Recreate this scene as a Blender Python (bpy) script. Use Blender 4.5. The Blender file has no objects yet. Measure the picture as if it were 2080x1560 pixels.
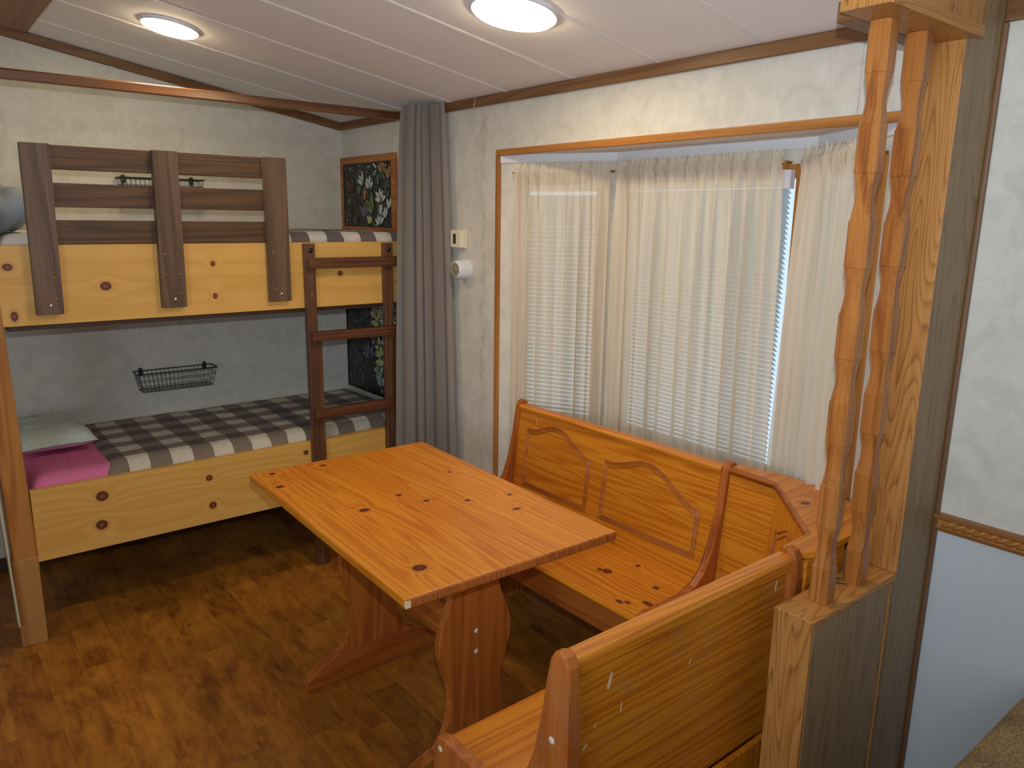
import bpy, bmesh, math, random
from mathutils import Vector, Matrix, noise
sc = bpy.context.scene
random.seed(4)
# ------------------------------------------------------------------ camera
YAW, PITCH, ROLL = 0.68072609, 0.21531501, 0.01451756
FPX = 1543.16
f = Vector((math.sin(YAW)*math.cos(PITCH), math.cos(YAW)*math.cos(PITCH), -math.sin(PITCH)))
r = Vector((math.cos(YAW), -math.sin(YAW), 0)); u = r.cross(f)
r2 = r*math.cos(ROLL)+u*math.sin(ROLL); u2 = -r*math.sin(ROLL)+u*math.cos(ROLL)
cam = bpy.data.cameras.new('camera'); camo = bpy.data.objects.new('camera', cam)
sc.collection.objects.link(camo); sc.camera = camo
cam.sensor_fit = 'HORIZONTAL'; cam.sensor_width = 36.0; cam.lens = 36.0*FPX/2080.0
cam.clip_start = 0.02
M = Matrix((r2, u2, -f)).transposed().to_4x4(); M.translation = Vector((0, 0, 1.63))
camo.matrix_world = M
# ------------------------------------------------------------------ world, lights, exposure
w = bpy.data.worlds.new('world'); sc.world = w; w.use_nodes = True
bg = w.node_tree.nodes['Background']; bg.inputs[0].default_value = (0.62, 0.8, 1.0, 1); bg.inputs[1].default_value = .8
LAMP_S = 45.0            # emission of the ceiling lamp diffusers
FLASH_W = 70.0           # the camera's own flash, just above the lens
fl = bpy.data.lights.new('camera_flash', 'SPOT'); fl.energy = FLASH_W; fl.spot_size = math.radians(128); fl.spot_blend = 1.0; fl.color = (0.78, 0.88, 1.0); fl.shadow_soft_size = 0.008
flo = bpy.data.objects.new('camera_flash', fl); sc.collection.objects.link(flo)
flo.location = Vector((0, 0, 1.63)) + u2*0.11 + r2*0.01
FM = Matrix((r, r.cross(Vector((f.x, f.y, 0)).normalized()*1.0), -Vector((f.x, f.y, 0)).normalized())).transposed().to_4x4()
FM = FM @ Matrix.Rotation(math.radians(12), 4, 'X'); FM.translation = flo.location.copy(); flo.matrix_world = FM
dl = bpy.data.lights.new('added_fill_light', 'AREA'); dl.shape = 'RECTANGLE'; dl.size = 1.7; dl.size_y = 1.1; dl.energy = 24; dl.color = (0.72, 0.86, 1.0)  # unseen area light added as bluish ambient fill
dlo = bpy.data.objects.new('added_fill_light', dl); sc.collection.objects.link(dlo); dlo.location = (-1.56, .1, 1.3); dlo.rotation_euler = (math.radians(90), 0, math.radians(-90))
sc.view_settings.view_transform = 'Standard'; sc.view_settings.look = 'None'
sc.view_settings.gamma = 1; sc.view_settings.use_curve_mapping = False
sc.view_settings.exposure = 0.48

# ------------------------------------------------------------------ materials
def s2l(c):
    return tuple(((v/255)/12.92 if v/255 <= 0.04045 else ((v/255+0.055)/1.055)**2.4) for v in c)+(1,)
class NT:
    def __init__(s, name):
        s.m = bpy.data.materials.new(name); s.m.use_nodes = True; s.t = s.m.node_tree
        s.b = s.t.nodes['Principled BSDF']; s.out = s.t.nodes['Material Output']
    def n(s, typ, **kw):
        o = s.t.nodes.new(typ)
        for k, v in kw.items():
            if k.startswith('i_'):
                k = k[2:]; k = int(k) if k.isdigit() else k
                o.inputs[k].default_value = v
            else: setattr(o, k, v)
        return o
    def l(s, a, b): s.t.links.new(a, b)
    def pos(s): return s.n('ShaderNodeNewGeometry').outputs['Position']
    def scale(s, vec, sx, sy, sz, off=(0, 0, 0), rot=(0, 0, 0)):
        m = s.n('ShaderNodeMapping'); m.inputs['Scale'].default_value = (sx, sy, sz)
        m.inputs['Location'].default_value = off; m.inputs['Rotation'].default_value = rot
        s.l(vec, m.inputs[0]); return m.outputs[0]
    def noise(s, vec, sc_, det=3, rough=.5, dist=0):
        o = s.n('ShaderNodeTexNoise'); o.inputs['Scale'].default_value = sc_; o.inputs['Detail'].default_value = det
        o.inputs['Roughness'].default_value = rough; o.inputs['Distortion'].default_value = dist
        s.l(vec, o.inputs['Vector']); return o.outputs['Fac']
    def math(s, op, a, b=None, c=None, clamp=False):
        o = s.n('ShaderNodeMath', operation=op); o.use_clamp = clamp
        for i, v in enumerate((a, b, c)):
            if v is None: continue
            if isinstance(v, (int, float)): o.inputs[i].default_value = v
            else: s.l(v, o.inputs[i])
        return o.outputs[0]
    def ramp(s, fac, stops):
        o = s.n('ShaderNodeValToRGB'); e = o.color_ramp.elements
        while len(e) < len(stops): e.new(0.5)
        for el, (p, c) in zip(e, stops): el.position = p; el.color = c if len(c) == 4 else s2l(c)
        s.l(fac, o.inputs[0]); return o.outputs[0]
    def mix(s, fac, a, b, mode='MIX'):
        o = s.n('ShaderNodeMix', data_type='RGBA', blend_type=mode)
        for i, v in ((0, fac), (6, a), (7, b)):
            if isinstance(v, (int, float)): o.inputs[i].default_value = v
            elif isinstance(v, tuple): o.inputs[i].default_value = v if len(v) == 4 else s2l(v)
            else: s.l(v, o.inputs[i])
        return o.outputs[2]
    def bump(s, h, strength=.2, dist=.01):
        o = s.n('ShaderNodeBump'); o.inputs['Strength'].default_value = strength; o.inputs['Distance'].default_value = dist
        s.l(h, o.inputs['Height']); s.l(o.outputs[0], s.b.inputs['Normal'])
def plain(name, c, rough=.5, metal=0, spec=.5, nz=0):
    t = NT(name); t.b.inputs['Base Color'].default_value = s2l(c)
    t.b.inputs['Roughness'].default_value = rough; t.b.inputs['Metallic'].default_value = metal
    t.b.inputs['Specular IOR Level'].default_value = spec
    if nz:
        k = t.noise(t.pos(), 60, 2); t.l(t.mix(k, tuple(max(0, v-nz) for v in c), tuple(min(255, v+nz) for v in c)), t.b.inputs['Base Color'])
    return t.m
def wood(name, light, mid, dark, axis='y', rough=.35, ring=22, knots=(), kcol=(70, 28, 16), khalo=(150, 80, 30), warp=.5, fine=.35, oak=False, coat=0.0, wear=False, boards=None):
    """grain runs along axis; knots = list of (x,y,z, rAcross, rAlong)"""
    t = NT(name); P = t.pos()
    ax = 'xyz'.index(axis)
    st = [1.0, 1.0, 1.0]; st[ax] = .09 if oak else .045
    off = (random.uniform(0, 9), random.uniform(0, 9), random.uniform(0, 9))
    v = t.scale(P, *st, off=off)
    if boards:
        # every glued-up stave gets its own figure: (component index, width)
        ci, wd, o0 = boards
        sp = t.n('ShaderNodeSeparateXYZ'); t.l(P, sp.inputs[0])
        idx = t.math('FLOOR', t.math('DIVIDE', t.math('ADD', sp.outputs[ci], o0), wd))
        cb = t.n('ShaderNodeCombineXYZ'); t.l(t.math('MULTIPLY', idx, 3.71), cb.inputs[(ci+1) % 3]); t.l(t.math('MULTIPLY', idx, 1.93), cb.inputs[ci])
        va = t.n('ShaderNodeVectorMath', operation='ADD'); t.l(v, va.inputs[0]); t.l(cb.outputs[0], va.inputs[1]); v = va.outputs[0]
    kn = None
    for (kx, ky, kz, ra, rl) in knots:
        d = t.n('ShaderNodeVectorMath', operation='SUBTRACT'); t.l(P, d.inputs[0]); d.inputs[1].default_value = (kx, ky, kz)
        q = [1/ra]*3; q[ax] = 1/rl
        m_ = t.n('ShaderNodeVectorMath', operation='MULTIPLY'); t.l(d.outputs[0], m_.inputs[0]); m_.inputs[1].default_value = q
        ln = t.n('ShaderNodeVectorMath', operation='LENGTH'); t.l(m_.outputs[0], ln.inputs[0])
        kn = ln.outputs['Value'] if kn is None else t.math('MINIMUM', kn, ln.outputs['Value'])
    warpn = t.noise(v, 2.2, 2, .5)
    base = t.noise(v, 9.0 if oak else 5.5, 2, .5, .15)
    h = t.math('MULTIPLY', base, ring*warp*(1 if oak else 2.0))
    if kn is not None:
        h = t.math('ADD', h, t.math('DIVIDE', 1.3, t.math('ADD', t.math('MULTIPLY', t.math('MULTIPLY', kn, kn), .35), .6)))
    rings = t.math('FRACT', h)
    if not oak: rings = t.math('MULTIPLY', t.math('POWER', rings, 1.7), t.math('MULTIPLY', t.math('SUBTRACT', 1.0, rings), 3.0, clamp=True))
    else: rings = t.math('MULTIPLY', t.math('POWER', rings, 3.0), t.math('MULTIPLY', t.math('SUBTRACT', 1.0, rings), 6.0, clamp=True))
    st2 = [1.0, 1.0, 1.0]; st2[ax] = .02
    fn = t.noise(t.scale(P, *st2), 260 if not oak else 330, 2, .6)
    fine_ = t.math('MULTIPLY', t.math('SUBTRACT', fn, .45), fine*2.2)
    big = t.noise(v, 1.3, 2)
    fac = t.math('ADD', t.math('MULTIPLY', rings, .85), t.math('ADD', fine_, t.math('MULTIPLY', t.math('SUBTRACT', big, .5), .5)), clamp=True)
    col = t.ramp(fac, [(0.0, light), (.45, mid), (1.0, dark)])
    if kn is not None:
        kr = t.math('SUBTRACT', 1.0, t.math('MULTIPLY', t.math('SUBTRACT', kn, .85), 4.0, clamp=True), clamp=True)
        hl = t.math('SUBTRACT', 1.0, t.math('MULTIPLY', t.math('SUBTRACT', kn, .9), 1.1), clamp=True)
        col = t.mix(t.math('MULTIPLY', hl, .28), col, khalo)
        inner = t.math('GREATER_THAN', .45, kn)
        kc = t.mix(t.math('MULTIPLY', inner, .35), kcol, khalo)
        col = t.mix(kr, col, kc)
    if wear:
        wn = t.noise(P, 9, 4, .65); wm = t.math('MULTIPLY', t.math('SUBTRACT', wn, .5), 2.2, clamp=True)
        col = t.mix(t.math('MULTIPLY', wm, .5), col, (150, 128, 100))
    t.l(col, t.b.inputs['Base Color'])
    rr = t.math('ADD', t.math('MULTIPLY', fn, .12), rough-.06); t.l(rr, t.b.inputs['Roughness'])
    t.b.inputs['Coat Weight'].default_value = coat; t.b.inputs['Coat Roughness'].default_value = .15
    t.bump(t.math('ADD', fn, t.math('MULTIPLY', rings, .3)), .12, .002)
    return t.m

# pine of the dining nook (orange varnish)
NL, NM, ND = (212, 136, 34), (190, 108, 20), (118, 52, 10)
def nook(name, axis, knots=(), **k):
    k.setdefault('rough', .36); k.setdefault('coat', .12)
    return wood(name, NL, NM, ND, axis, knots=knots, kcol=(72, 24, 12), khalo=(150, 66, 20), **k)
OL, OM, OD = (184, 130, 68), (162, 108, 50), (82, 46, 20)
M_oakz = wood('oak_vertical_grain', OL, OM, OD, 'z', rough=.42, ring=80, oak=True, fine=.55)
M_oakx = wood('oak_cross_grain', OL, OM, OD, 'x', rough=.42, ring=46, oak=True, fine=.5)
M_oakgrey = wood('oak_veneer_shaded', (150, 124, 90), (132, 106, 74), (88, 66, 46), 'z', rough=.5, ring=30, oak=True, fine=.5)  # shade of the front faces is put into this greyer oak
M_spin = wood('oak_spindle_varnished', (178, 114, 52), (152, 88, 36), (94, 48, 20), 'z', rough=.36, ring=18, oak=True, fine=.6, coat=.12)
TL, TM, TD = (128, 88, 52), (106, 70, 38), (70, 42, 20)
M_trimx = wood('ceiling_trim_wood_x', TL, TM, TD, 'x', rough=.4, ring=14)
M_trimy = wood('ceiling_trim_wood_y', TL, TM, TD, 'y', rough=.4, ring=14)
M_trimz = wood('dark_corner_trim', TL, TM, TD, 'z', rough=.45, ring=10)
M_trimlight = wood('window_trim_wood', (180, 122, 58), (158, 100, 42), (116, 66, 26), 'y', rough=.4, ring=10)
M_trimlightz = wood('window_trim_wood_upright', (180, 122, 58), (158, 100, 42), (116, 66, 26), 'z', rough=.4, ring=10)
M_beam = wood('beam_wood', (116, 74, 42), (90, 54, 30), (54, 30, 16), 'x', rough=.28, ring=14, coat=.4)
PL, PM, PD = (226, 176, 92), (216, 164, 78), (200, 144, 62)
KB1 = [(.613, 3.198, 1.357, .017, .02), (1.013, 3.198, 1.43, .011, .01), (1.014, 3.198, 1.299, .012, .01), (.309, 3.198, 1.436, .013, .016), (.312, 3.198, 1.262, .018, .012), (1.576, 3.198, 1.373, .012, .012), (1.878, 3.198, 1.321, .012, .012)]
KB2 = [(.527, 3.198, .539, .021, .023), (.515, 3.198, .422, .02, .022), (.937, 3.198, .528, .013, .014), (.944, 3.198, .404, .016, .016), (1.375, 3.198, .56, .012, .012)]
kw = dict(kcol=(96, 46, 30), khalo=(186, 116, 50), rough=.5, ring=9, fine=.22)
M_rail1 = wood('pale_pine_upper', PL, PM, PD, 'x', knots=KB1, **kw)
M_rail2 = wood('pale_pine_lower', PL, PM, PD, 'x', knots=KB2, **kw)
M_post = wood('bunk_post_wood', (192, 132, 66), (170, 108, 48), (122, 70, 28), 'z', rough=.4, ring=16)
M_post2 = wood('bunk_post_foot_wood', (186, 138, 80), (168, 118, 62), (140, 92, 46), 'z', rough=.45, ring=6, fine=.2)
WL, WM, WD = (118, 90, 68), (92, 68, 50), (58, 40, 28)
M_walz = wood('walnut_stain_upright', WL, WM, WD, 'z', rough=.5, ring=12, fine=.5)
M_walx = wood('walnut_stain_slat', (100, 68, 38), (70, 46, 25), (36, 23, 12), 'x', rough=.5, ring=16, fine=.5)
LL, LM, LD = (114, 76, 50), (88, 56, 36), (50, 30, 18)
M_ladz = wood('ladder_stain_upright', LL, LM, LD, 'z', rough=.45, ring=14)
M_ladx = wood('ladder_stain_rung', (108, 64, 38), (82, 46, 27), (44, 24, 13), 'x', rough=.42, ring=20)
M_ledge = wood('dark_ledger_wood', (80, 58, 40), (64, 44, 30), (46, 30, 20), 'x', rough=.6, ring=8)

def wallpaper(name, base=(208, 203, 190), stain=False):
    t = NT(name); P = t.pos()
    a = t.noise(P, 12, 6, .68, .8); b = t.noise(t.scale(P, 1, 1, 1, off=(5, 3, 1)), 26, 4, .6)
    c = t.noise(t.scale(P, 1, 1, 1, off=(2, 9, 4)), 11, 4, .7, 1.2)
    col = t.ramp(a, [(.3, tuple(v-13 for v in base)), (.52, base), (.72, tuple(min(255, v+8) for v in base))])
    pk = t.math('MULTIPLY', t.math('SUBTRACT', c, .62), 5, clamp=True)
    col = t.mix(t.math('MULTIPLY', pk, .35), col, (206, 176, 160))
    sp = t.math('MULTIPLY', t.math('SUBTRACT', b, .63), 6, clamp=True)
    col = t.mix(t.math('MULTIPLY', sp, .3), col, (160, 156, 146))
    if stain:
        sp2 = t.n('ShaderNodeSeparateXYZ'); t.l(P, sp2.inputs[0])
        d_ = t.math('SUBTRACT', 1.0, t.math('DIVIDE', t.math('ABSOLUTE', t.math('SUBTRACT', sp2.outputs[1], 2.685)), .03), clamp=True)
        ns_ = t.noise(t.scale(P, 1, 1, .16), 70, 4, .7)
        col = t.mix(t.math('MULTIPLY', t.math('MULTIPLY', t.math('SUBTRACT', ns_, .46), 5, clamp=True), t.math('MULTIPLY', d_, .5)), col, (120, 92, 66))
    t.l(col, t.b.inputs['Base Color']); t.b.inputs['Roughness'].default_value = .55; t.b.inputs['Specular IOR Level'].default_value = .3
    t.bump(b, .08, .002)
    return t.m
M_wall = wallpaper('marbled_wallpaper'); M_wallst = wallpaper('marbled_wallpaper_with_stain', stain=True)
M_walllow = plain('painted_wall_panel', (196, 200, 200), .6, nz=4, spec=.25)
M_white = plain('white_paint', (214, 214, 216), .5)
M_ceil = None
t = NT('ceiling_panel'); P = t.pos()
sp = t.n('ShaderNodeSeparateXYZ'); t.l(P, sp.inputs[0])
nz_ = t.noise(P, 320, 2); n2 = t.noise(P, 3, 2)
t.l(t.mix(n2, (238, 236, 232), (243, 241, 238)), t.b.inputs['Base Color'])
t.b.inputs['Roughness'].default_value = .7; t.b.inputs['Specular IOR Level'].default_value = .2
t.bump(nz_, .15, .002); M_ceil = t.m
M_seam = plain('ceiling_batten', (222, 216, 208), .45)

# floor planks along y
t = NT('vinyl_plank_floor'); P = t.pos()
sp = t.n('ShaderNodeSeparateXYZ'); t.l(P, sp.inputs[0])
PWD = .122
ix = t.math('FLOOR', t.math('DIVIDE', sp.outputs[0], PWD))
wn = t.n('ShaderNodeTexWhiteNoise', noise_dimensions='1D'); t.l(ix, wn.inputs['W'])
yy = t.math('DIVIDE', t.math('ADD', sp.outputs[1], t.math('MULTIPLY', wn.outputs['Value'], 1.2)), .55)
iy = t.math('FLOOR', yy)
cb = t.n('ShaderNodeCombineXYZ'); t.l(ix, cb.inputs[0]); t.l(iy, cb.inputs[1])
wn2 = t.n('ShaderNodeTexWhiteNoise', noise_dimensions='3D'); t.l(cb.outputs[0], wn2.inputs['Vector'])
of = t.n('ShaderNodeVectorMath', operation='SCALE'); t.l(wn2.outputs['Color'], of.inputs[0]); of.inputs['Scale'].default_value = 13
ad = t.n('ShaderNodeVectorMath', operation='ADD'); t.l(t.scale(P, 1, .42, 1), ad.inputs[0]); t.l(of.outputs[0], ad.inputs[1])
V = ad.outputs[0]
g1 = t.noise(V, 6.5, 4, .6, 1.5); g2 = t.noise(V, 17, 4, .62, 1.6); g3 = t.noise(t.scale(V, 1, .2, 1), 70, 3, .6, .4)
fac = t.math('ADD', t.math('MULTIPLY', g1, .55), t.math('ADD', t.math('MULTIPLY', g2, .3), t.math('MULTIPLY', g3, .25)))
col = t.ramp(fac, [(.3, (70, 38, 14)), (.44, (130, 76, 24)), (.56, (164, 104, 34)), (.74, (190, 130, 48))])
dk = t.math('MULTIPLY', t.math('SUBTRACT', t.noise(t.scale(V, 1, .7, 1, off=(3, 3, 3)), 9, 5, .7, 2.2), .62), 7, clamp=True)
col = t.mix(t.math('MULTIPLY', dk, .85), col, (38, 22, 12))
vv = t.math('ADD', .82, t.math('MULTIPLY', wn2.outputs['Value'], .32))
hs = t.n('ShaderNodeHueSaturation'); t.l(vv, hs.inputs['Value']); t.l(col, hs.inputs['Color']); col = hs.outputs[0]
ex = t.math('PINGPONG', t.math('DIVIDE', sp.outputs[0], PWD), .5); ey = t.math('PINGPONG', yy, .5)
edge = t.math('MAXIMUM', t.math('LESS_THAN', ex, .008), t.math('LESS_THAN', ey, .0022))
col = t.mix(t.math('MULTIPLY', edge, .22), col, (44, 24, 12))
t.l(col, t.b.inputs['Base Color']); t.b.inputs['Roughness'].default_value = .42; t.b.inputs['Specular IOR Level'].default_value = .4
t.bump(fac, .06, .003); M_floor = t.m

# plaid blanket
def plaid(name, cream, mid, dark, px=.172, py=.15, ox=0, oy=0):
    t = NT(name); P = t.pos(); sp = t.n('ShaderNodeSeparateXYZ')
    nn = t.n('ShaderNodeTexNoise'); nn.inputs['Scale'].default_value = 9; t.l(P, nn.inputs['Vector'])
    dv = t.n('ShaderNodeVectorMath', operation='MULTIPLY_ADD'); t.l(nn.outputs['Color'], dv.inputs[0]); dv.inputs[1].default_value = (.02, .02, 0); t.l(P, dv.inputs[2])
    t.l(dv.outputs[0], sp.inputs[0])
    zz = t.math('MULTIPLY', sp.outputs[2], -1.0)
    yc = t.math('SUBTRACT', sp.outputs[1], t.math('MULTIPLY', zz, 0.0))
    a = t.math('GREATER_THAN', t.math('FRACT', t.math('DIVIDE', t.math('ADD', sp.outputs[0], ox), px)), .5)
    b = t.math('GREATER_THAN', t.math('FRACT', t.math('DIVIDE', t.math('ADD', yc, oy), py)), .5)
    s_ = t.math('MULTIPLY', t.math('ADD', a, b), .5)
    col = t.ramp(s_, [(0, cream), (.5, mid), (1, dark)])
    fz = t.noise(t.scale(P, 1, .3, 1), 260, 2, .7); fz2 = t.noise(P, 45, 3, .7)
    col = t.mix(t.math('MULTIPLY', t.math('SUBTRACT', fz, .4), .35, clamp=True), col, (170, 160, 145))
    col = t.mix(t.math('MULTIPLY', t.math('SUBTRACT', fz2, .52), .7, clamp=True), col, (70, 62, 58))
    t.l(col, t.b.inputs['Base Color']); t.b.inputs['Roughness'].default_value = .95; t.b.inputs['Specular IOR Level'].default_value = .1
    t.b.inputs['Sheen Weight'].default_value = .15
    t.bump(fz2, .25, .003); return t.m
M_plaid = plaid('grey_plaid_fleece', (255, 252, 232), (176, 158, 142), (128, 110, 102), px=.168, ox=.022, oy=.065)
M_plaid2 = plaid('navy_grey_plaid_fleece', (255, 250, 240), (150, 138, 136), (62, 52, 66), px=.168, ox=.05, oy=.065)
def cloth(name, c, rough=.9, sc_=180, amt=10, bump=.25):
    t = NT(name); P = t.pos(); k = t.noise(P, sc_, 3, .6)
    t.l(t.mix(k, tuple(max(0, v-amt) for v in c), tuple(min(255, v+amt) for v in c)), t.b.inputs['Base Color'])
    t.b.inputs['Roughness'].default_value = rough; t.b.inputs['Specular IOR Level'].default_value = .15
    t.bump(k, bump, .002); return t.m
M_pink = cloth('pink_sheet', (218, 118, 158)); M_sheet = cloth('white_sheet', (226, 222, 212))
M_bluecloth = cloth('blue_grey_comforter', (150, 160, 166)); M_mattress = cloth('mattress_ticking', (200, 200, 200))
M_greycurtain = cloth('grey_curtain_fabric', (140, 130, 122), sc_=400, amt=5)
t = NT('mint_pillow_fabric'); P = t.pos()
k = t.noise(t.scale(P, 1, 1, 1), 55, 3, .7); k2 = t.noise(P, 220, 2)
c_ = t.mix(k, (160, 176, 162), (208, 218, 206)); t.l(t.mix(t.math('MULTIPLY', k2, .3), c_, (230, 234, 226)), t.b.inputs['Base Color'])
t.b.inputs['Roughness'].default_value = .95; t.bump(k, .4, .004); M_mint = t.m
M_pinkpillow = cloth('pale_pink_pillow_fabric', (214, 176, 200))
t = NT('tan_speckled_upholstery'); P = t.pos()
k = t.noise(P, 150, 3, .7); k2 = t.noise(P, 420, 2, .7)
c_ = t.ramp(t.math('ADD', t.math('MULTIPLY', k, .5), t.math('MULTIPLY', k2, .5)), [(.38, (96, 76, 48)), (.5, (150, 126, 86)), (.62, (190, 164, 116))])
t.l(c_, t.b.inputs['Base Color']); t.b.inputs['Roughness'].default_value = .95; t.bump(k2, .6, .004); M_sofa = t.m

# sheer curtain: part see-through, part lit cloth
t = NT('cream_voile')
P = t.pos(); fold = t.n('ShaderNodeAttribute'); fold.attribute_name = 'density'
nn = t.noise(t.scale(P, 1, 1, .05), 60, 3, .6)
weave = t.noise(P, 900, 1)
t.b.inputs['Base Color'].default_value = s2l((238, 226, 204)); t.b.inputs['Roughness'].default_value = .9; t.b.inputs['Specular IOR Level'].default_value = .1
tr = t.n('ShaderNodeBsdfTransparent'); tl = t.n('ShaderNodeBsdfTranslucent'); tl.inputs[0].default_value = s2l((224, 214, 188))
m1 = t.n('ShaderNodeMixShader'); m1.inputs[0].default_value = .3; t.l(t.b.outputs[0], m1.inputs[1]); t.l(tl.outputs[0], m1.inputs[2])
m2 = t.n('ShaderNodeMixShader')
op = t.math('ADD', t.math('MULTIPLY', fold.outputs['Fac'], .30), t.math('ADD', .80, t.math('MULTIPLY', t.math('SUBTRACT', nn, .5), .5)), clamp=True)
t.l(op, m2.inputs[0]); t.l(tr.outputs[0], m2.inputs[1]); t.l(m1.outputs[0], m2.inputs[2]); t.l(m2.outputs[0], t.out.inputs[0])
M_voile = t.m
t = NT('window_glass'); t.b.inputs['Base Color'].default_value = (1, 1, 1, 1); t.b.inputs['Transmission Weight'].default_value = 1
t.b.inputs['Roughness'].default_value = 0.0; t.b.inputs['IOR'].default_value = 1.02; M_glass = t.m
M_blind = plain('blind_slat_enamel', (206, 216, 220), .35)
M_brass = plain('brass_rod', (190, 150, 70), .3, 1)
M_steel = plain('zinc_steel', (215, 215, 210), .25, 1)
M_black = plain('black_metal', (26, 24, 26), .45)
M_blackbolt = plain('black_bolt_head', (22, 20, 22), .5)
M_ivory = plain('ivory_plastic', (226, 216, 190), .4)
M_display = plain('dark_display', (44, 42, 30), .2)
M_dome = plain('grey_lens_plastic', (140, 130, 108), .35)
M_scr = plain('white_screw_cap', (214, 206, 186), .4)
M_paint = plain('bare_wood_chip', (214, 190, 150), .7)
t = NT('lamp_diffuser'); em = t.n('ShaderNodeEmission'); em.inputs[0].default_value = (1.0, .80, .52, 1); em.inputs[1].default_value = LAMP_S
t.l(em.outputs[0], t.out.inputs[0]); M_lamp = t.m
M_bracket = plain('bracket_white', (220, 220, 222), .4)
M_strip = plain('cream_edge_strip', (206, 200, 170), .4)

# ------------------------------------------------------------------ helpers
ORI = {}
def link(o): sc.collection.objects.link(o); return o
def part(name, bm, mats, parent=None, smooth=False, label=None):
    base = ORI.get(parent.name, Vector()) if parent else Vector()
    me = bpy.data.meshes.new(name)
    bmesh.ops.recalc_face_normals(bm, faces=bm.faces[:])
    if parent: bmesh.ops.translate(bm, verts=bm.verts[:], vec=-base)
    if smooth:
        for fc in bm.faces: fc.smooth = True
    bm.to_mesh(me); bm.free()
    for m_ in (mats if isinstance(mats, (list, tuple)) else [mats]): me.materials.append(m_)
    o = link(bpy.data.objects.new(name, me))
    if smooth == 'auto':
        try: me.set_sharp_from_angle(angle=math.radians(35))
        except Exception: pass
    if parent: o.parent = parent
    ORI[o.name] = base.copy() if parent else Vector()
    if label: o['label'] = label
    return o
def thing(name, label, cat, loc, group=None):
    o = link(bpy.data.objects.new(name, None)); o.location = loc; o.empty_display_size = .1
    o['label'] = label; o['category'] = cat
    if group: o['group'] = group
    ORI[o.name] = Vector(loc); return o
def struct(name, bm, m, smooth=False):
    o = part(name, bm, m, None, smooth); o['kind'] = 'structure'; return o
def box(bm, x0, x1, y0, y1, z0, z1, bev=0, mat=None, seg=2):
    vs = [bm.verts.new(p) for p in ((x0, y0, z0), (x1, y0, z0), (x1, y1, z0), (x0, y1, z0), (x0, y0, z1), (x1, y0, z1), (x1, y1, z1), (x0, y1, z1))]
    if mat: 
        for v_ in vs: v_.co = mat @ v_.co
    fs = [bm.faces.new([vs[i] for i in q]) for q in ((0, 3, 2, 1), (4, 5, 6, 7), (0, 1, 5, 4), (1, 2, 6, 5), (2, 3, 7, 6), (3, 0, 4, 7))]
    if bev:
        es = {e for f_ in fs for e in f_.edges}
        bmesh.ops.bevel(bm, geom=list(es), offset=bev, segments=seg, affect='EDGES', profile=.6)
    return bm
def nbox(*a, **k):
    bm = bmesh.new(); box(bm, *a, **k); return bm
def prism(bm, pts, a0, a1, fn, bev=0):
    """pts 2D polygon; fn(p,q,a) -> world; extruded from a0 to a1"""
    A = [bm.verts.new(fn(p, q, a0)) for p, q in pts]; B = [bm.verts.new(fn(p, q, a1)) for p, q in pts]
    n = len(pts); f0 = bm.faces.new(A[::-1]); f1 = bm.faces.new(B)
    for i in range(n): bm.faces.new((A[i], A[(i+1) % n], B[(i+1) % n], B[i]))
    if bev: bmesh.ops.bevel(bm, geom=list(set(f0.edges) | set(f1.edges)), offset=bev, segments=2, affect='EDGES', profile=.6)
    return bm
def tube(bm, pts, rad, seg=8, closed=False, caps=True):
    pts = [Vector(p) for p in pts]; n = len(pts); rings = []
    up = None
    for i, p in enumerate(pts):
        if closed: d = (pts[(i+1) % n]-pts[i-1])
        else: d = pts[min(i+1, n-1)]-pts[max(i-1, 0)]
        d.normalize()
        if up is None:
            up = Vector((0, 0, 1)) if abs(d.z) < .9 else Vector((1, 0, 0))
        s_ = d.cross(up).normalized(); up = s_.cross(d).normalized()
        rr = rad[i] if isinstance(rad, (list, tuple)) else rad
        rings.append([bm.verts.new(p+(s_*math.cos(2*math.pi*k/seg)+up*math.sin(2*math.pi*k/seg))*rr) for k in range(seg)])
    for i in range(n if closed else n-1):
        a, b = rings[i], rings[(i+1) % n]
        for k in range(seg): bm.faces.new((a[k], a[(k+1) % seg], b[(k+1) % seg], b[k]))
    if not closed and caps: bm.faces.new(rings[0][::-1]); bm.faces.new(rings[-1])
    return bm
def lathe(bm, prof, c, axis, seg=32):
    """prof: (r, h) list along axis from centre c"""
    c = Vector(c); ax = Vector(axis).normalized(); s_ = ax.orthogonal().normalized(); t_ = ax.cross(s_)
    rings = []
    for r_, h in prof:
        if r_ < 1e-6: rings.append([bm.verts.new(c+ax*h)])
        else: rings.append([bm.verts.new(c+ax*h+(s_*math.cos(2*math.pi*k/seg)+t_*math.sin(2*math.pi*k/seg))*r_) for k in range(seg)])
    for a, b in zip(rings, rings[1:]):
        for k in range(seg):
            q = [a[k % len(a)], a[(k+1) % len(a)], b[(k+1) % len(b)], b[k % len(b)]]
            u_ = []
            for v_ in q:
                if v_ not in u_: u_.append(v_)
            if len(u_) > 2: bm.faces.new(u_)
    return bm
def disc_screw(parent, name, p, rad, axis, m, h=.003, label=None):
    bm = bmesh.new(); lathe(bm, [(0, h), (rad*.6, h*.9), (rad, 0), (rad, -.004), (0, -.004)], p, axis, 12)
    return part(name, bm, m, parent, True, label)

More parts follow.
